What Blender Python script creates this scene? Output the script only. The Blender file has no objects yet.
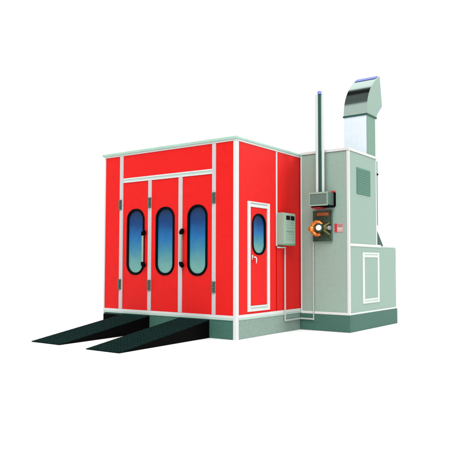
import bpy, bmesh, math, random
from mathutils import Vector, Matrix
random.seed(4)
sc = bpy.context.scene
COL = sc.collection
R = math.radians
W, L1, P, D, D2, H, HM, HL, ZP, B = 2.795, 1.889, 0.913, 1.14, 2.032, 3.0, 3.022, 1.433, 0.28, 4.7

# ------------------------------------------------------------ materials
def lin(h):
    h = h.lstrip('#'); v = [int(h[i:i+2], 16)/255 for i in (0, 2, 4)]
    return tuple(c/12.92 if c <= .04045 else ((c+.055)/1.055)**2.4 for c in v) + (1,)
def mat(name, color, rough=.5, metal=0, spec=.5, mottle=0., scale=30, bump=0., bscale=200, coat=0.):
    m = bpy.data.materials.new(name); m.use_nodes = True
    nt = m.node_tree; b = nt.nodes['Principled BSDF']
    c = lin(color) if isinstance(color, str) else tuple(color)+(1,)
    b.inputs['Roughness'].default_value = rough; b.inputs['Metallic'].default_value = metal
    b.inputs['Specular IOR Level'].default_value = spec
    b.inputs['Coat Weight'].default_value = coat
    tc = nt.nodes.new('ShaderNodeTexCoord')
    if mottle:
        n = nt.nodes.new('ShaderNodeTexNoise'); n.inputs['Scale'].default_value = scale
        n.inputs['Detail'].default_value = 6; n.inputs['Roughness'].default_value = .65
        nt.links.new(tc.outputs['Object'], n.inputs['Vector'])
        r = nt.nodes.new('ShaderNodeMapRange')
        r.inputs['From Min'].default_value = .3; r.inputs['From Max'].default_value = .7
        r.inputs['To Min'].default_value = 1-mottle; r.inputs['To Max'].default_value = 1+mottle
        nt.links.new(n.outputs['Fac'], r.inputs['Value'])
        v = nt.nodes.new('ShaderNodeVectorMath'); v.operation = 'SCALE'
        v.inputs[0].default_value = c[:3]; nt.links.new(r.outputs['Result'], v.inputs['Scale'])
        nt.links.new(v.outputs['Vector'], b.inputs['Base Color'])
        r2 = nt.nodes.new('ShaderNodeMapRange')
        r2.inputs['To Min'].default_value = rough*.85; r2.inputs['To Max'].default_value = min(1, rough*1.2)
        nt.links.new(n.outputs['Fac'], r2.inputs['Value']); nt.links.new(r2.outputs['Result'], b.inputs['Roughness'])
    else:
        b.inputs['Base Color'].default_value = c
    if bump:
        n2 = nt.nodes.new('ShaderNodeTexNoise'); n2.inputs['Scale'].default_value = bscale; n2.inputs['Detail'].default_value = 4
        nt.links.new(tc.outputs['Object'], n2.inputs['Vector'])
        bp = nt.nodes.new('ShaderNodeBump'); bp.inputs['Strength'].default_value = bump; bp.inputs['Distance'].default_value = .01
        nt.links.new(n2.outputs['Fac'], bp.inputs['Height']); nt.links.new(bp.outputs['Normal'], b.inputs['Normal'])
    return m

RED   = mat('red_painted_panel', (.66, .011, .0095), .42, spec=.12, mottle=.05, scale=9, bump=.04, bscale=40)
WHITE = mat('white_aluminium_trim', (.60, .625, .61), .42, spec=.3, mottle=.03, scale=15)
STILE = mat('brushed_door_edge', (.50, .465, .47), .4, spec=.4, mottle=.05, scale=20)
PALE  = mat('pale_mint_trim', (.40, .54, .47), .4, spec=.4, mottle=.06, scale=25)
COND  = mat('pale_grey_conduit', (.43, .48, .46), .5, spec=.3, mottle=.08, scale=25)
COPE  = mat('green_coping_sheet', (.34, .52, .43), .45, spec=.4, mottle=.08, scale=12)
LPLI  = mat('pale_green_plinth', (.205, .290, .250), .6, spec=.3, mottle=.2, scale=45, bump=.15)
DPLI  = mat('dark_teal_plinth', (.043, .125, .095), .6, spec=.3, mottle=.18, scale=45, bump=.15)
GREY  = mat('sage_steel_panel', (.255, .368, .308), .55, spec=.3, mottle=.10, scale=60, bump=.08, bscale=120)
CABM  = mat('sage_enamel', (.27, .38, .30), .5, spec=.3, mottle=.05, scale=40)
BOXM  = mat('grey_green_enamel', (.10, .175, .145), .5, spec=.35, mottle=.07, scale=50)
VENT  = mat('teal_vent_metal', (.08, .21, .155), .5, spec=.3, mottle=.08, scale=50)
DARKT = mat('dark_teal_metal', (.018, .07, .055), .5, spec=.3, mottle=.1, scale=20)
BLACK = mat('black_rubber', (.002, .002, .003), .6, spec=.05)
BLKP  = mat('black_display_glass', (.004, .004, .006), .2, spec=.3)
HINGE = mat('olive_steel_hinge', (.085, .11, .085), .4, spec=.4, mottle=.1, scale=80)
CHROME= mat('bright_chrome', (.85, .85, .87), .15, metal=1)
STEEL = mat('polished_duct_steel', (.66, .84, .76), .13, metal=1, mottle=.04, scale=30)
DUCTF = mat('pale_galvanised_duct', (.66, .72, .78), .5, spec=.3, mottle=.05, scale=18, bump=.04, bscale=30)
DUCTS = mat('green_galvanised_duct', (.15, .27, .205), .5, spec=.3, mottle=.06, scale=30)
HOODS = mat('green_hood_cheek', (.24, .35, .29), .5, spec=.3, mottle=.06, scale=30)
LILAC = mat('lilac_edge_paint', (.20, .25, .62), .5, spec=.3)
PIPEHI = mat('white_pipe_highlight', (.54, .63, .59), .3, spec=.4)
PLATE = mat('dark_olive_plate', (.040, .075, .045), .5, spec=.3, mottle=.6, scale=14)
ORANGE= mat('orange_cast_paint', (.80, .24, .04), .3, metal=.45, spec=.5, mottle=.35, scale=20, bump=.1, bscale=60)
RUST  = mat('rusty_orange_label', (.42, .12, .03), .6, mottle=.3, scale=30)
DGREEN= mat('dark_green_casting', (.012, .045, .03), .35, spec=.4)
IVORY = mat('ivory_cap', (.78, .82, .72), .35)
SILV  = mat('blue_grey_cap', (.30, .36, .40), .4)
LRED  = mat('label_red', (.50, .02, .03), .5)
LPINK = mat('label_pink', (.46, .31, .29), .5)
LINK  = mat('label_ink', (.30, .05, .06), .5)
INK   = mat('grey_ink', (.14, .25, .21), .6)
ROOFM = mat('roof_sheet', (.5, .56, .53), .6, mottle=.06, scale=8)
LINE  = mat('grey_groove', (.30, .40, .36), .6)
RAMP  = mat('black_tread_plate', (.003, .011, .010), .8, spec=.02, mottle=.3, scale=7, bump=.1, bscale=90)
RAMPT = mat('worn_tread_stud', (.009, .036, .032), .85, spec=.02, mottle=.25, scale=12)
RAMPS = mat('black_ramp_side', (.002, .002, .002), .8, spec=.03)
GROUND= mat('white_studio_floor', (.93, .93, .93), .9, spec=0.)

def gradient_glass():
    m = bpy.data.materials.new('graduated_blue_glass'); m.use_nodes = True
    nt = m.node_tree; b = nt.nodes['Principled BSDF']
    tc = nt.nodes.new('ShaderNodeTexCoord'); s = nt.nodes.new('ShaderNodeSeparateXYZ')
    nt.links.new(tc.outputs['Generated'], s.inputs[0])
    r = nt.nodes.new('ShaderNodeValToRGB'); e = r.color_ramp.elements  # pane colour runs from green at the bottom to navy at the top
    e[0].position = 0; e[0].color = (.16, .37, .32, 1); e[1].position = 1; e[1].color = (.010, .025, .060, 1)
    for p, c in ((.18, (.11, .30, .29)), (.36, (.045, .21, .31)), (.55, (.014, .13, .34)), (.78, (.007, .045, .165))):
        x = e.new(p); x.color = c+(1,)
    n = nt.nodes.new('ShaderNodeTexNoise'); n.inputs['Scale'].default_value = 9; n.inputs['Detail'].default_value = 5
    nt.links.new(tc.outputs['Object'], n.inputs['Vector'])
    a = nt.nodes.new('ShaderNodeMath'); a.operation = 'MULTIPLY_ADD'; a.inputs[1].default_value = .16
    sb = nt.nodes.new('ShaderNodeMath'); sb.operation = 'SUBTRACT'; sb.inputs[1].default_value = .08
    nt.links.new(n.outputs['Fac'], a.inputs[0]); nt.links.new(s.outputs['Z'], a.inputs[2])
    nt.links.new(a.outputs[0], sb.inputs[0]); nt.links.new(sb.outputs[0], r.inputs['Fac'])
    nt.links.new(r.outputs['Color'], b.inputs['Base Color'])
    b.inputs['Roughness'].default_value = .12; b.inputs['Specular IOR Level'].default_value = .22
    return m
GLASS = gradient_glass()

# ------------------------------------------------------------ mesh helpers
# every helper takes an optional frame F: maps local (a, b, n) to world; a = along face, b = up, n = outwards
FRONT = lambda a, b, n: Vector((a, -n, b))            # faces -Y, at Y = 0
SIDE  = lambda a, b, n: Vector((n, a, b))             # faces +X, at X = 0
MFR   = lambda a, b, n: Vector((a, L1-n, b))          # machine room front
MSD   = lambda a, b, n: Vector((P+n, a, b))           # machine room side
WORLD = lambda a, b, n: Vector((a, b, n))

def finish(bm, name, m, parent=None, smooth=False, bevel=0, segs=2):
    bmesh.ops.recalc_face_normals(bm, faces=bm.faces)
    me = bpy.data.meshes.new(name); 
    bm.to_mesh(me); bm.free()
    o = bpy.data.objects.new(name, me); COL.objects.link(o)
    me.materials.append(m)
    if smooth:
        for p in me.polygons: p.use_smooth = True
        me.set_sharp_from_angle(angle=R(35))
    if bevel:
        b = o.modifiers.new('bevel', 'BEVEL'); b.width = bevel; b.segments = segs; b.limit_method = 'ANGLE'
    if parent: o.parent = parent
    return o
def box(bm, F, a0, a1, b0, b1, n0, n1):
    v = [bm.verts.new(F(a, b, n)) for n in (n0, n1) for b in (b0, b1) for a in (a0, a1)]
    for f in ((0,1,3,2), (4,6,7,5), (0,4,5,1), (2,3,7,6), (0,2,6,4), (1,5,7,3)):
        bm.faces.new([v[i] for i in f])
def slab(name, m, F, a0, a1, b0, b1, n0, n1, parent, bevel=.004):
    bm = bmesh.new(); box(bm, F, a0, a1, b0, b1, n0, n1)
    return finish(bm, name, m, parent, bevel=bevel)
def multi(name, m, F, boxes, parent, bevel=.003):
    bm = bmesh.new()
    for b in boxes: box(bm, F, *b)
    return finish(bm, name, m, parent, bevel=bevel)
def pill(a0, a1, b0, b1, r, n=10):
    pts = []
    for cx, cy, s in ((a1-r, b1-r, 0), (a0+r, b1-r, 90), (a0+r, b0+r, 180), (a1-r, b0+r, 270)):
        for i in range(n+1):
            t = R(s+90*i/n); pts.append((cx+r*math.cos(t), cy+r*math.sin(t)))
    return pts
def ring(bm, F, outer, inner, n0, n1):
    k = len(outer)
    A = [[bm.verts.new(F(x, y, n)) for x, y in loop] for loop, n in ((outer, n1), (inner, n1), (inner, n0), (outer, n0))]
    for q in range(4):
        L, M = A[q], A[(q+1) % 4]
        for i in range(k):
            bm.faces.new((L[i], L[(i+1) % k], M[(i+1) % k], M[i]))
def rect_like(loop, a0, a1, b0, b1, n=10):
    # points on the rectangle matching the pill's sampling, corner arcs going to corner regions
    out = []; cs = ((a1, b1), (a0, b1), (a0, b0), (a1, b0)); q = n+1
    for c in range(4):
        for i in range(q):
            x, y = loop[c*q+i]; cx, cy = cs[c]; t = i/n
            if c == 0:   p = (cx, y+(cy-y)*min(1, 2*t)) if t <= .5 else (x+(cx-x)*min(1, 2-2*t), cy)
            elif c == 1: p = (x+(cx-x)*min(1, 2*t), cy) if t <= .5 else (cx, y+(cy-y)*min(1, 2-2*t))
            elif c == 2: p = (cx, y+(cy-y)*min(1, 2*t)) if t <= .5 else (x+(cx-x)*min(1, 2-2*t), cy)
            else:        p = (x+(cx-x)*min(1, 2*t), cy) if t <= .5 else (cx, y+(cy-y)*min(1, 2-2*t))
            out.append(p)
    return out
def leaf(name, F, a0, a1, b0, b1, wa0, wa1, wb0, wb1, wr, parent, n0, n1, gw=.038):
    """door leaf with a real opening, its rubber gasket and glass"""
    hole = pill(wa0+.008, wa1-.008, wb0+.008, wb1-.008, wr-.008)
    bm = bmesh.new(); ring(bm, F, rect_like(hole, a0, a1, b0, b1), hole, n0, n1)
    d = finish(bm, name, RED, parent)
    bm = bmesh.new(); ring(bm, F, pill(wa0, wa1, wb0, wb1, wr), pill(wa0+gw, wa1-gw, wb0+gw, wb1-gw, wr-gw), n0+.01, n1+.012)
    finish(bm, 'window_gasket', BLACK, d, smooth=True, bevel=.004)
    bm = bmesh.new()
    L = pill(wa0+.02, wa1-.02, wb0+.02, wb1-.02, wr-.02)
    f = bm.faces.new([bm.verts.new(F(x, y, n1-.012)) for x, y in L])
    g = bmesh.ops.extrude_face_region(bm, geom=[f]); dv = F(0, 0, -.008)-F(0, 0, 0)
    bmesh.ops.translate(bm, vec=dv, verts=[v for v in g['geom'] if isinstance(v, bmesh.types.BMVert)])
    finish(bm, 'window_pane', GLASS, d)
    return d
def prism(bm, F, loop, n0, n1):
    A = [bm.verts.new(F(x, y, n0)) for x, y in loop]; C = [bm.verts.new(F(x, y, n1)) for x, y in loop]
    bm.faces.new(A); bm.faces.new(C[::-1])
    k = len(loop)
    for i in range(k): bm.faces.new((A[i], A[(i+1) % k], C[(i+1) % k], C[i]))
def tube(bm, pts, r, n=12, cap=True):
    pts = [Vector(p) for p in pts]; rings = []
    ref = Vector((.31, .17, .93)).normalized()
    for i, p in enumerate(pts):
        d = (pts[min(i+1, len(pts)-1)]-pts[max(i-1, 0)]).normalized()
        rr = r[i] if isinstance(r, (list, tuple)) else r
        u = d.cross(ref).normalized(); v = d.cross(u)
        rings.append([bm.verts.new(p+u*rr*math.cos(2*math.pi*k/n)+v*rr*math.sin(2*math.pi*k/n)) for k in range(n)])
    for a, b in zip(rings, rings[1:]):
        for k in range(n): bm.faces.new((a[k], a[(k+1) % n], b[(k+1) % n], b[k]))
    if cap: bm.faces.new(rings[0]); bm.faces.new(rings[-1][::-1])
def circ(cx, cy, r, n=24): return [(cx+r*math.cos(2*math.pi*i/n), cy+r*math.sin(2*math.pi*i/n)) for i in range(n)]
def thing(name, label, cat, loc, group=None):
    o = bpy.data.objects.new(name, None); COL.objects.link(o); o.location = loc; o.empty_display_size = .2
    o['label'] = label; o['category'] = cat
    if group: o['group'] = group
    return o
def attach(root):
    """children were modelled in world coordinates; keep them in place under the root"""
    bpy.context.view_layer.update()
    for ch in root.children: ch.matrix_parent_inverse = Matrix.Translation(root.location).inverted()

# ------------------------------------------------------------ setting
bm = bmesh.new()
s = 600
for x0, y0, x1, y1 in ((-s, -s, s, s),):
    bm.faces.new([bm.verts.new(v) for v in ((x0, y0, 0), (x1, y0, 0), (x1, y1, 0), (x0, y1, 0))])
g = finish(bm, 'floor', GROUND); g['kind'] = 'structure'

# ------------------------------------------------------------ spray booth
booth = thing('spray_booth', 'large bright red paint spray booth with folding doors and rounded blue windows', 'spray booth', (-W/2, B/2, 0))
# walls
slab('left_wall_panel', RED, FRONT, -W+.012, -2.42, ZP+.05, 2.94, -.05, 0, booth)
slab('right_wall_panel', RED, FRONT, -.375, -.03, ZP+.05, 2.94, -.05, 0, booth)
slab('header_panel', RED, FRONT, -2.345, -.435, 2.545, 2.94, -.05, 0, booth)
bm = bmesh.new(); ring(bm, SIDE, [(.06, ZP+.05), (1.108, ZP+.05), (1.108, 2.94), (.06, 2.94)], [(.320, .41), (.868, .41), (.868, 2.05), (.320, 2.05)], -.05, 0)
finish(bm, 'side_wall', RED, booth)
slab('side_wall', RED, SIDE, 1.142, B-.002, ZP+.05, 2.94, -.05, 0, booth)
slab('side_wall', RED, lambda a, b, n: Vector((-W-n, a, b)), .06, B-.002, ZP+.05, 2.94, -.05, 0, booth)
slab('rear_wall', RED, WORLD, -W+.06, -.06, B-.06, B, ZP+.05, 2.94, booth)
slab('roof', ROOFM, WORLD, -W+.02, -.02, .02, B-.02, 2.945, 2.985, booth)
slab('inner_floor', ROOFM, WORLD, -W+.06, -.06, .06, B-.07, .24, ZP, booth)
# trims
multi('corner_post', WHITE, WORLD, [(-.045, .010, -.012, .062, 0, 2.935)], booth, .006)
multi('left_corner_post', WHITE, WORLD, [(-W-.010, -W+.020, -.012, .05, 0, 2.935)], booth, .004).name = 'corner_post'
slab('mullion', STILE, FRONT, -2.425, -2.345, .350, 2.935, -.05, .013, booth)
slab('mullion', STILE, FRONT, -.440, -.370, .350, 2.935, -.05, .013, booth)
multi('transom', WHITE, FRONT, [(-2.345, -.44, 2.475, 2.497, -.04, .012), (-2.345, -.44, 2.527, 2.55, -.04, .012)], booth, .002)
slab('transom_groove', PALE, FRONT, -2.345, -.44, 2.497, 2.527, -.04, .006, booth, 0)
multi('head_rail', WHITE, WORLD, [(-W-.012, .012, -.014, .02, 2.935, 2.962), (-.012, .014, .02, B, 2.935, 2.962)], booth, .002)
bm = bmesh.new()
box(bm, WORLD, -W-.045, .028, -.035, .02, 2.962, 3.0); box(bm, WORLD, -.02, .028, .02, B, 2.962, 2.995)
box(bm, WORLD, -W-.045, -W+.02, .02, B, 2.962, 2.995)
finish(bm, 'roof_coping', COPE, booth, bevel=.004)
multi('bottom_rail', WHITE, WORLD, [(-W+.02, -.045, -.012, .03, .312, .350), (-.03, .011, .062, L1-.005, .312, .357)], booth, .003)
multi('bottom_channel', PALE, WORLD, [(-W+.02, -.045, -.016, .03, ZP, .312), (-.03, .015, .062, L1-.005, ZP+.002, .312)], booth, .003)
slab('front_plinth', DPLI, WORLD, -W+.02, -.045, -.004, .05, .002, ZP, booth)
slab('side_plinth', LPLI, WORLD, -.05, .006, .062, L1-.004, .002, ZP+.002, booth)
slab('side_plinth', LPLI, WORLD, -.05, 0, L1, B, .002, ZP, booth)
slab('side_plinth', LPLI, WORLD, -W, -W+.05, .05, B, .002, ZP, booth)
multi('panel_joint', WHITE, SIDE, [(1.108, 1.142, 1.40, 2.935, -.04, .009)], booth, .003)

def hinge(x, z0, z1, parent):
    bm = bmesh.new(); n = 5; h = (z1-z0)/n
    box(bm, FRONT, x-.040, x+.040, z0, z1, .013, .018)
    for i in range(n):
        tube(bm, [(x, -.026, z0+h*i+.004), (x, -.026, z0+h*(i+1)-.004)], .020 if i % 2 == 0 else .016, 12)
        box(bm, FRONT, x-.036 if i % 2 else x, x if i % 2 else x+.036, z0+h*i+.006, z0+h*(i+1)-.006, .018, .026)
    finish(bm, 'hinge', HINGE, parent)
def pull(x, parent, side):
    bm = bmesh.new()
    tube(bm, [(x, -.052, 1.10), (x, -.052, 1.61)], .0165, 14)
    finish(bm, 'handle_bar', CABM, parent, smooth=True)
    for z in (1.10, 1.61):
        bm = bmesh.new()
        bmesh.ops.create_uvsphere(bm, u_segments=20, v_segments=12, radius=1)
        rot = Matrix.Rotation(R(25 if z > 1.3 else -25), 4, 'Y')
        bmesh.ops.transform(bm, matrix=Matrix.Translation((x+.010, -.045, z)) @ rot @ Matrix.Diagonal((.030, .045, .055, 1)), verts=bm.verts)
        finish(bm, 'handle_mount', BLACK, parent, smooth=True)
doors = [(-2.344, -1.765, -2.253, -1.848), (-1.690, -1.110, -1.597, -1.194), (-1.030, -.441, -.928, -.531)]
lab = ['red door leaf nearest the left end', 'red middle door leaf', 'red door leaf nearest the booth corner']
for i, (a0, a1, w0, w1) in enumerate(doors):
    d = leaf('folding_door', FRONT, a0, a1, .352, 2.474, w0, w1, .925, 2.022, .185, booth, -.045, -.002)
    d['label'] = lab[i]
    if i < 2:
        slab('door_stile', STILE, FRONT, a1, (-1.690, -1.030)[i], .352, 2.474, -.045, .011, d)
    hx = (-2.405, -1.728, -.408)[i]
    hinge(hx, 2.02, 2.19, d); hinge(hx, .675, .848, d)
    if i == 0: pull(-1.838, d, 1)
    if i == 2: pull(-1.020, d, -1)
# side door
dfr = multi('door_frame', WHITE, SIDE, [(.290, .357, .392, 2.062, -.03, .020), (.830, .900, .392, 2.062, -.03, .020),
     (.357, .830, 2.040, 2.062, -.03, .020), (.357, .830, 1.978, 2.022, -.03, .020),
     (.357, .830, .452, .478, -.03, .020), (.357, .830, .392, .430, -.03, .020)], booth, .003)
slab('frame_groove', LINE, SIDE, .358, .829, 2.022, 2.040, -.02, .012, dfr, 0)
slab('frame_groove', PALE, SIDE, .358, .829, .430, .452, -.02, .012, dfr, 0)
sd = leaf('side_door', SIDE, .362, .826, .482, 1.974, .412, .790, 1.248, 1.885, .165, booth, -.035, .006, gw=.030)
bm = bmesh.new()
prism(bm, SIDE, pill(.398, .432, 1.175, 1.250, .016, 5), .006, .014)
tube(bm, [(.006, .415, 1.215), (.040, .415, 1.215), (.046, .428, 1.216), (.046, .458, 1.208), (.045, .472, 1.185), (.044, .474, 1.15), (.043, .474, 1.12)],
     [.011, .011, .011, .012, .011, .009, .006], 12)
finish(bm, 'door_lever', CHROME, sd, smooth=True)
# control cabinet
cab = multi('control_cabinet', CABM, SIDE, [(1.148, 1.535, 1.425, 1.940, .002, .110)], booth, .006)
cab['label'] = 'pale green electric control cabinet with two black displays'
slab('cabinet_door', CABM, SIDE, 1.158, 1.527, 1.440, 1.930, .110, .118, cab)
multi('display', BLKP, SIDE, [(1.232, 1.345, 1.825, 1.895, .118, .126)], cab)
multi('display', BLKP, SIDE, [(1.372, 1.490, 1.825, 1.895, .118, .126)], cab)
marks = []
for z, cols in ((1.775, 5), (1.735, 4), (1.690, 5), (1.585, 6), (1.540, 4), (1.500, 5)):
    for k in range(cols):
        a = 1.235+k*.255/cols
        marks.append((a, a+.255/cols*random.uniform(.45, .8), z, z+random.uniform(.008, .017), .118, .1205))
multi('cabinet_lettering', INK, SIDE, marks, cab, 0)
multi('cabinet_buttons', INK, SIDE, [(1.235+.042*k, 1.262+.042*k, 1.628, 1.652, .118, .128) for k in range(6)], cab, .004)
slab('cabinet_lip', mat('green_lip', (.10, .30, .15), .5), SIDE, 1.150, 1.533, 1.412, 1.425, .002, .116, cab)
attach(booth)

# ------------------------------------------------------------ air supply / machine room
mr = thing('air_supply_cabinet', 'tall sage green machine room beside the red booth with duct on its roof', 'machine cabinet', (P/2, L1+D/2, 0))
X0 = .018
slab('front_wall', GREY, WORLD, X0+.02, P-.035, L1, L1+.05, ZP+.03, HM-.05, mr)
slab('upper_side_wall', GREY, WORLD, P-.05, P, L1+.035, L1+D-.03, HL+.02, HM-.05, mr)
slab('lower_side_wall', GREY, WORLD, P-.05, P, L1+.035, L1+D2-.001, ZP+.03, HL-.03, mr)
slab('rear_wall', GREY, WORLD, X0, P-.05, L1+D-.05, L1+D, HL, HM-.05, mr)
slab('left_wall', GREY, WORLD, X0, X0+.04, L1+.05, L1+D-.05, ZP, HM-.05, mr)
slab('lower_rear_wall', GREY, WORLD, X0, P-.05, L1+D2-.05, L1+D2, ZP, HL-.03, mr)
slab('lower_roof', ROOFM, WORLD, X0, P-.01, L1+D-.02, L1+D2-.004, HL-.028, HL, mr)
slab('roof', ROOFM, WORLD, X0, P-.02, L1+.02, L1+D-.02, HM-.05, HM-.012, mr)
multi('corner_post', WHITE, WORLD, [(P-.035, P+.008, L1-.008, L1+.035, ZP+.035, HM-.045)], mr, .005)
multi('corner_post', WHITE, WORLD, [(X0-.002, X0+.022, L1-.009, L1+.03, ZP+.035, HM-.045)], mr, .004)
multi('corner_post', WHITE, WORLD, [(P-.03, P+.006, L1+D-.034, L1+D+.004, HL, HM-.045)], mr, .004)
bm = bmesh.new()
box(bm, WORLD, X0-.01, P+.015, L1-.018, L1+.03, HM-.045, HM); box(bm, WORLD, P-.03, P+.015, L1+.03, L1+D+.012, HM-.045, HM-.001)
finish(bm, 'roof_coping', WHITE, mr, bevel=.005)
multi('waist_rail', WHITE, WORLD, [(P-.03, P+.010, L1+.035, L1+D+.16, HL-.030, HL+.018)], mr, .003)
multi('bottom_rail', WHITE, WORLD, [(X0, P+.010, L1-.012, L1+.03, ZP-.002, ZP+.038), (P-.03, P+.009, L1+.03, L1+D2-.001, ZP-.002, ZP+.030)], mr, .003)
bm = bmesh.new()
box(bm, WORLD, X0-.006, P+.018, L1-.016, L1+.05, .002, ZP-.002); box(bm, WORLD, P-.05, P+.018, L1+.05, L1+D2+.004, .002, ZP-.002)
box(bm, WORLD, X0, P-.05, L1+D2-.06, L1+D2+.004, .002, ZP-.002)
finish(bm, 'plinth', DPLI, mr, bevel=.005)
# vent louvre
vt = slab('vent_grille', VENT, MSD, 2.190, 2.750, 2.285, 2.735, -.01, .010, mr)
bm = bmesh.new()
for k in range(14):
    z = 2.300+k*.031
    v = [bm.verts.new(MSD(a, b, n)) for a in (2.205, 2.735) for b, n in ((z, .0185), (z+.022, .0105), (z+.004, .0105))]
    for f in ((0, 1, 2), (3, 5, 4), (0, 3, 4, 1), (0, 2, 5, 3), (1, 4, 5, 2)): bm.faces.new([v[i] for i in f])
finish(bm, 'louvre_slats', VENT, vt)
# access hatch
hf = multi('access_hatch', WHITE, MSD, [(2.400, 2.470, .440, 1.310, -.01, .014), (3.030, 3.100, .440, 1.310, -.01, .014),
    (2.470, 3.030, 1.282, 1.310, -.01, .014), (2.470, 3.030, 1.226, 1.262, -.01, .014),
    (2.470, 3.030, .488, .518, -.01, .014), (2.470, 3.030, .440, .468, -.01, .014)], mr, .003)
slab('hatch_panel', GREY, MSD, 2.470, 3.030, .518, 1.226, -.006, .006, hf, 0)
slab('frame_groove', PALE, MSD, 2.470, 3.030, 1.262, 1.282, -.006, .007, hf, 0); slab('frame_groove', PALE, MSD, 2.470, 3.030, .468, .488, -.006, .007, hf, 0)
# rear flashing + flared duct behind the tall part
YB = L1+D
bm = bmesh.new()
prism(bm, lambda a, b, n: Vector((n, a, b)), [(YB, HL+.002), (YB+.315, HL+.002), (YB+.05, 1.70), (YB+.03, 1.78), (YB+.03, 2.96), (YB, 2.96)], X0+.05, P-.012)
finish(bm, 'rear_duct', DARKT, mr)
bm = bmesh.new(); tube(bm, [(P-.005, YB+.02, 2.715), (P-.005, YB+.066, 2.715)], .020, 14); finish(bm, 'rear_knob', BLACK, mr, smooth=True)
slab('rear_strip', VENT, WORLD, P-.011, P-.001, YB+.005, YB+.062, 1.80, 2.95, mr)

# exhaust duct
DX0, DX1, DY0, DY1 = .475, .902, 2.645, 3.012
duct = slab('exhaust_duct', DUCTF, WORLD, DX0, DX1, DY0, DY1, HM-.03, 3.712, mr, .004)
duct['label'] = 'square metal exhaust duct with curved hood'
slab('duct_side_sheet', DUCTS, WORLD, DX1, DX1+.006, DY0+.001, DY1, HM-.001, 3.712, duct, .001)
slab('duct_flange', DARKT, WORLD, DX0-.015, DX1+.022, DY0-.016, DY1+.05, 3.712, 3.742, duct, .003)
prof = [(2.643, 3.742), (2.652, 3.84), (2.672, 3.94), (2.705, 4.03), (2.752, 4.12), (2.815, 4.21), (2.895, 4.30), (2.99, 4.385), (3.10, 4.465), (3.225, 4.54)]
import itertools
def spl(pts, n=5):
    out = []
    for i in range(len(pts)-1):
        p0, p1, p2, p3 = pts[max(i-1, 0)], pts[i], pts[i+1], pts[min(i+2, len(pts)-1)]
        for k in range(n):
            t = k/n
            out.append(tuple(.5*((2*p1[j])+(-p0[j]+p2[j])*t+(2*p0[j]-5*p1[j]+4*p2[j]-p3[j])*t*t+(-p0[j]+3*p1[j]-3*p2[j]+p3[j])*t**3) for j in (0, 1)))
    return out+[pts[-1]]
ps = spl(prof)
back = [(3.27, 4.30), (3.325, 4.01), (3.15, 3.86), (3.06, 3.742)]
bm = bmesh.new()   # curved sheet with thickness
A = [bm.verts.new((DX0-.004, y, z)) for y, z in ps]; C = [bm.verts.new((DX1+.006, y, z)) for y, z in ps]
A2 = [bm.verts.new((DX0-.004, y+.012, z-.006)) for y, z in ps]; C2 = [bm.verts.new((DX1+.006, y+.012, z-.006)) for y, z in ps]
for i in range(len(ps)-1):
    bm.faces.new((A[i], C[i], C[i+1], A[i+1])); bm.faces.new((A2[i], A2[i+1], C2[i+1], C2[i]))
    bm.faces.new((A[i], A[i+1], A2[i+1], A2[i])); bm.faces.new((C[i], C2[i], C2[i+1], C[i+1]))
bm.faces.new((A[0], A2[0], C2[0], C[0])); bm.faces.new((A[-1], C[-1], C2[-1], A2[-1]))
finish(bm, 'hood_curved_sheet', STEEL, duct, smooth=True)
bm = bmesh.new()
for (ya, za), (yb, zb) in zip(ps[-6:], ps[-5:]):
    q = [bm.verts.new(v) for v in ((DX0-.004, ya-.004, za+.004), (DX1-.02, ya-.004, za+.004), (DX1-.02, yb-.004, zb+.004), (DX0-.004, yb-.004, zb+.004))]
    bm.faces.new(q)
bmesh.ops.remove_doubles(bm, verts=bm.verts, dist=.0005)
bmesh.ops.solidify(bm, geom=bm.faces[:], thickness=-.003)
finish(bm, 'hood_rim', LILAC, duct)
core = [(y+.006, z-.008) for y, z in ps][1:]+back
core = [(2.660, 3.743)]+core
for x0, x1 in ((DX0-.003, DX0+.008), (DX1-.004, DX1+.010)):
    bm = bmesh.new(); prism(bm, lambda a, b, n: Vector((n, a, b)), core, x0, x1)
    finish(bm, 'hood_cheek', HOODS, duct, bevel=.002)
bm = bmesh.new()   # lilac rolled lip round the outlet
lip = [(3.228, 4.528)]+back[:2]+[(3.15, 3.862)]
for a, b in zip(lip, lip[1:]):
    d = Vector((b[0]-a[0], b[1]-a[1])).normalized(); nrm = Vector((-d.y, d.x))
    if nrm.x < 0: nrm = -nrm
    prism(bm, lambda u, v, n: Vector((n, u, v)), [a, b, (b[0]+nrm.x*.014, b[1]+nrm.y*.014), (a[0]+nrm.x*.014, a[1]+nrm.y*.014)], DX0, DX1+.006)
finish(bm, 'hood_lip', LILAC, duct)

# vent stack with its housing
PX, PY = .450, 1.765
st = bmesh.new(); tube(st, [(PX+.008, PY-.006, 2.285), (PX+.008, PY-.006, 3.955)], .023, 24)
so = finish(st, 'vent_pipe', DARKT, mr, smooth=True)
so['label'] = 'tall slim vent pipe, dark core between two white highlight bars'
for dx, dy, zt_ in ((-.040, -.016, 3.935), (.052, .018, 3.95)):
    bm = bmesh.new(); tube(bm, [(PX+dx, PY+dy, 2.285), (PX+dx, PY+dy, zt_)], .025, 24)
    finish(bm, 'pipe_highlight_bar', PIPEHI, so, smooth=True)  # white bars stand in for highlights on one polished pipe
bm = bmesh.new(); tube(bm, [(PX+.008, PY-.006, 3.945), (PX+.008, PY-.006, 3.985), (PX+.008, PY-.006, 3.998)], [.036, .036, .022], 24); finish(bm, 'pipe_cap', LILAC, so, smooth=True)
hb = slab('pipe_housing', BOXM, WORLD, .315, .648, 1.653, L1-.012, 2.075, 2.288, mr, .006)
multi('housing_frame', CABM, WORLD, [(.309, .651, 1.645, 1.653, 2.262, 2.290), (.309, .651, 1.645, 1.653, 2.064, 2.086), (.309, .326, 1.645, 1.653, 2.086, 2.262), (.634, .651, 1.645, 1.653, 2.086, 2.262)], hb, .002)
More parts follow.
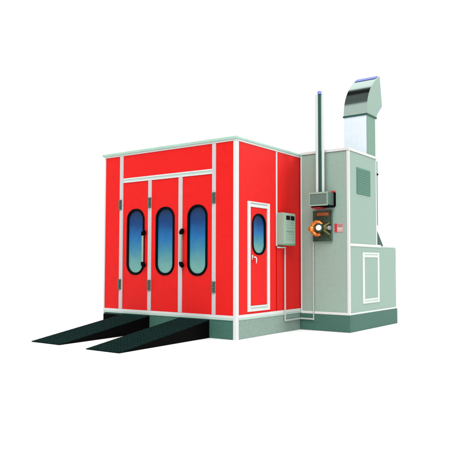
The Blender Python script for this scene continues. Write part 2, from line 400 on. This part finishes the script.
slab('housing_under_shadow', BLACK, WORLD, .335, .665, 1.665, L1-.001, 2.045, 2.064, hb)  # black slab stands in for the shadow under the housing
slab('housing_back_plate', BLACK, WORLD, .600, .682, L1-.012, L1-.001, 2.064, 2.292, hb, .001)
slab('warning_tab', LRED, WORLD, .610, .676, L1-.040, L1-.001, 2.293, 2.318, hb, .001)
slab('warning_tab', LRED, WORLD, .345, .500, 1.675, L1-.02, 2.030, 2.045, hb, .001)

# burner
bn = slab('burner', PLATE, WORLD, .275, .616, L1-.030, L1-.001, 1.492, 1.995, mr, .004)
bn['label'] = 'orange and black burner on a dark square plate'
multi('plate_rim', BOXM, WORLD, [(.269, .622, L1-.036, L1-.002, 1.995, 2.003), (.269, .622, L1-.036, L1-.002, 1.484, 1.492), (.269, .275, L1-.036, L1-.002, 1.492, 1.995), (.616, .622, L1-.036, L1-.002, 1.492, 1.995)], bn, 0)
slab('plate_badge', RUST, WORLD, .345, .565, L1-.036, L1-.029, 1.915, 1.970, bn, .002)
bc = Vector((.405, 1.77, 1.700))
bm = bmesh.new()      # open volute ring
for t0, t1, rr in ((35, 300, .034),):
    pts = []; rad = []
    for k in range(26):
        t = R(t0+(t1-t0)*k/25); w = 1-abs(k/25-.5)*1.1
        pts.append((bc.x+.098*math.cos(t), bc.y-.01, bc.z+.103*math.sin(t))); rad.append(.018+.022*w)
    tube(bm, pts, rad, 14)
finish(bm, 'volute_casing', ORANGE, bn, smooth=True)
bm = bmesh.new(); tube(bm, [(bc.x, L1-.03, bc.z), (bc.x, bc.y+.01, bc.z)], .092, 28); finish(bm, 'fan_drum', DGREEN, bn, smooth=True)
bm = bmesh.new()
tube(bm, [(bc.x-.06, L1-.03, bc.z-.01), (bc.x-.10, 1.72, bc.z-.01), (bc.x-.115, 1.69, bc.z-.01)], [.05, .055, .035], 20)
finish(bm, 'motor_nose', ORANGE, bn, smooth=True)
bm = bmesh.new(); tube(bm, [(bc.x+.045, bc.y+.02, bc.z+.005), (bc.x+.065, 1.68, bc.z+.005)], .072, 24); finish(bm, 'motor_body', DGREEN, bn, smooth=True)
bm = bmesh.new(); tube(bm, [(bc.x+.065, 1.685, bc.z+.005), (bc.x+.068, 1.665, bc.z+.005), (bc.x+.068, 1.660, bc.z+.005)], [.048, .046, .03], 24); finish(bm, 'motor_cap', IVORY, bn, smooth=True)
bm = bmesh.new()
for dz, q in ((.06, .02), (-.065, -.03)):
    tube(bm, [(bc.x+.08, 1.76, bc.z), (bc.x+.15, 1.80, bc.z+dz), (bc.x+.185, 1.84, bc.z+dz*1.6)], [.03, .022, .018], 10)
tube(bm, [(bc.x+.06, 1.78, bc.z), (bc.x+.19, 1.80, bc.z+.005)], .030, 14)
finish(bm, 'fuel_manifold', mat('brass_fitting', (.16, .15, .05), .35, metal=.6), bn, smooth=True)
bm = bmesh.new(); tube(bm, [(bc.x+.185, 1.80, bc.z+.005), (bc.x+.215, 1.80, bc.z+.005)], .036, 16); finish(bm, 'fuel_valve', SILV, bn, smooth=True)
# label plate
lp = slab('notice_plate', LPINK, MFR, .655, .812, 1.632, 1.776, .001, .008, mr, .002)
lp['label'] = 'small red and pink notice beside the burner'
slab('notice_symbol', LRED, MFR, .657, .703, 1.634, 1.774, .008, .011, lp, 0)
multi('notice_lettering', LINK, MFR, [(.712+.024*k, .712+.024*k+random.uniform(.012, .019), z, z+.014, .008, .010) for z in (1.748, 1.722) for k in range(4)], lp, 0)
multi('notice_lines', WHITE, MFR, [(.712, .802, 1.690, 1.702, .008, .010), (.712, .785, 1.664, 1.674, .008, .010)], lp, 0)
attach(mr)

# ------------------------------------------------------------ conduit joining both units
cd = bmesh.new()
def sq(bm, a, b, h):
    a, b = Vector(a), Vector(b); lo = Vector([min(a[i], b[i])-h for i in range(3)]); hi = Vector([max(a[i], b[i])+h for i in range(3)])
    box(bm, WORLD, lo.x, hi.x, lo.y, hi.y, lo.z, hi.z)
h = .012
sq(cd, (.026, 1.125, 1.378), (.026, 1.345, 1.378), h)
sq(cd, (.026, 1.345, 1.348), (.026, 1.345, .190), h-.001)
sq(cd, (.025, 1.375, .190), (.025, L1-.050, .190), h-.0005)
sq(cd, (.025, L1-.034, .190), (.255, L1-.034, .190), h)
sq(cd, (.275, L1-.034, .178), (.275, L1-.034, 1.468), h-.0035)
co = finish(cd, 'wiring_conduit', COND, bevel=.003)
co['label'] = 'thin white conduit running down the red side wall and across to the burner'; co['category'] = 'conduit'

# ------------------------------------------------------------ ramps
def ramp(loc_x, tip_dx, length, label, plate0=.02):
    root = thing('ramp', label, 'ramp', (loc_x, -.01, 0), 'black drive-on ramps in front of the booth doors')
    w, zt, zb = .615, .268, .012
    def pt(u, v, n):      # u across 0..w, v 0 (top) .. 1 (tip)
        return Vector((u+tip_dx*v*(1 if True else 0), -length*v, zt*(1-v)+zb*v+n))
    bm = bmesh.new(); nx, ny = 10, 31
    G = [[bm.verts.new(pt(w*i/nx, j/ny, 0)) for i in range(nx+1)] for j in range(ny+1)]
    for j in range(ny):
        for i in range(nx):
            uc, tc_ = w*(i+.5)/nx, (j+.5)/ny; hu, ht = w/nx/2, .5/ny
            cs = [G[j][i], G[j][i+1], G[j+1][i+1], G[j+1][i]]
            sg = ((-1, -1), (1, -1), (1, 1), (-1, 1)); lo = []; hi = []
            for k, (a, b) in enumerate(sg):
                q = .80 if (k+i+j) % 2 else .20
                lo.append(bm.verts.new(pt(uc+a*hu*q, tc_+b*ht*q, 0))); hi.append(bm.verts.new(pt(uc+a*hu*q*.75, tc_+b*ht*q*.75, .005)))
            for k in range(4):
                m_ = (k+1) % 4
                bm.faces.new((cs[k], cs[m_], lo[m_], lo[k]))
                bm.faces.new((lo[k], lo[m_], hi[m_], hi[k])).material_index = 1
            bm.faces.new(hi).material_index = 1
    rim = [G[0][i] for i in range(nx+1)]+[G[j][nx] for j in range(1, ny+1)]+[G[ny][i] for i in range(nx-1, -1, -1)]+[G[j][0] for j in range(ny-1, 0, -1)]
    low = [bm.verts.new(v.co-Vector((0, 0, .010))) for v in rim]
    for k in range(len(rim)): bm.faces.new((rim[k], rim[(k+1) % len(rim)], low[(k+1) % len(rim)], low[k]))
    bm.faces.new(low)
    dk = finish(bm, 'ramp_deck', RAMP, root); dk.data.materials.append(RAMPT)
    for u0, u1 in ((.004, .018), (w-.018, w-.004)):
        bm = bmesh.new()
        q = [(0, -.012), (1, -.011)]
        ring4 = []
        for u in (u0, u1):
            ring4.append([bm.verts.new(p) for p in (pt(u, 0, -.011), pt(u, .985, -.0105), Vector((u+tip_dx*.985, -length*.985, .002)), Vector((u, 0, .002)))])
        a, b = ring4
        bm.faces.new(a); bm.faces.new(b[::-1])
        for k in range(4): bm.faces.new((a[k], b[k], b[(k+1) % 4], a[(k+1) % 4]))
        finish(bm, 'ramp_side', RAMPS, root)
    bm = bmesh.new(); box(bm, WORLD, plate0, w-.02, -.03, -.001, .002, zt-.012); finish(bm, 'support_and_shade_plate', RAMPS, root)
    return root
ramp(-2.325, .10, 1.87, 'black metal ramp further from the machine room, at the left end of the booth', -.435)  # plate widened left to blacken the shaded plinth there
ramp(-1.095, .09, 1.93, 'black metal ramp closer to the machine room, by the booth corner')

# ------------------------------------------------------------ camera
cx, cy, cz, yaw, pitch, roll, f = 5.28265, -7.39564, 1.12217, -0.62673, 0.05014, 0.00175, 619.845
fw = Vector((math.sin(yaw)*math.cos(pitch), math.cos(yaw)*math.cos(pitch), math.sin(pitch)))
r_ = Vector((math.cos(yaw), -math.sin(yaw), 0)); u_ = r_.cross(fw)
r2 = r_*math.cos(roll)+u_*math.sin(roll); u2 = -r_*math.sin(roll)+u_*math.cos(roll)
cam = bpy.data.cameras.new('camera'); co_ = bpy.data.objects.new('camera', cam); COL.objects.link(co_)
cam.sensor_width = 36; cam.lens = f/464*36; cam.clip_end = 2000; cam.clip_start = .05
Mx = Matrix.Identity(4)
for i in range(3): Mx[i][0], Mx[i][1], Mx[i][2], Mx[i][3] = r2[i], u2[i], -fw[i], (cx, cy, cz)[i]
co_.matrix_world = Mx
sc.camera = co_

# ------------------------------------------------------------ light
wd = bpy.data.worlds.new('World'); sc.world = wd; wd.use_nodes = True
nt = wd.node_tree; bg = nt.nodes['Background']
tc = nt.nodes.new('ShaderNodeTexCoord'); sp = nt.nodes.new('ShaderNodeSeparateXYZ'); nt.links.new(tc.outputs['Generated'], sp.inputs[0])
def M(op, a, b=None, c=None):
    n = nt.nodes.new('ShaderNodeMath'); n.operation = op
    for i, v in enumerate((a, b, c)):
        if v is None: continue
        if isinstance(v, (int, float)): n.inputs[i].default_value = v
        else: nt.links.new(v, n.inputs[i])
    return n.outputs[0]
def band(x, lo, hi, soft):
    def st_(e0, e1):
        n = nt.nodes.new('ShaderNodeMapRange'); n.interpolation_type = 'SMOOTHSTEP'
        n.inputs['From Min'].default_value = e0; n.inputs['From Max'].default_value = e1
        nt.links.new(x, n.inputs['Value']); return n.outputs['Result']
    return M('MULTIPLY', st_(lo-soft, lo+soft), M('SUBTRACT', 1, st_(hi-soft, hi+soft)))
# dark overhead bands added to the world, for reflections in bare metal
elev = sp.outputs['Z']
BACK = .62
Yv = sp.outputs['Y']; Xv = sp.outputs['X']
over = band(elev, .50, 3, .06)
refl_mid = M('MULTIPLY', over, band(Yv, -.62, .16, .06))
refl_dark = M('MULTIPLY', over, band(Yv, -.14, .14, .05))
# world white where the camera looks, made dimmer behind it to deepen shading
world_lev = nt.nodes.new('ShaderNodeMapRange'); world_lev.interpolation_type = 'SMOOTHSTEP'
world_lev.inputs['From Min'].default_value = -.10; world_lev.inputs['From Max'].default_value = .45
world_lev.inputs['To Min'].default_value = BACK; world_lev.inputs['To Max'].default_value = 1.03
fwd = M('ADD', M('MULTIPLY', Xv, -.586), M('MULTIPLY', Yv, .81))
nt.links.new(fwd, world_lev.inputs['Value'])
lev = M('MULTIPLY', world_lev.outputs['Result'], M('SUBTRACT', 1, M('MULTIPLY', refl_mid, .84)))
lev = M('MULTIPLY', lev, M('SUBTRACT', 1, M('MULTIPLY', refl_dark, .96)))
nt.links.new(lev, bg.inputs['Strength']); bg.inputs['Color'].default_value = (1, 1, 1, 1)
def sun(name, d, strength, ang, color=(1, 1, 1)):
    l = bpy.data.lights.new(name, 'SUN'); l.energy = strength; l.angle = R(ang); l.color = color
    o = bpy.data.objects.new(name, l); COL.objects.link(o)
    o.rotation_euler = Vector(d).to_track_quat('Z', 'Y').to_euler()
sun('overhead_fill_sun', (.36, -.86, 1.25), 3.0, 45)  # unseen sun added to whiten the floor and light the front
sun('side_key_sun', (.85, .58, .48), 1.5, 20)  # unseen sun added to brighten right-facing walls, leaving the inner corner darker

sc.view_settings.view_transform = 'Standard'; sc.view_settings.look = 'None'
sc.view_settings.exposure = 0; sc.view_settings.gamma = 1
sc.cycles.max_bounces = 6
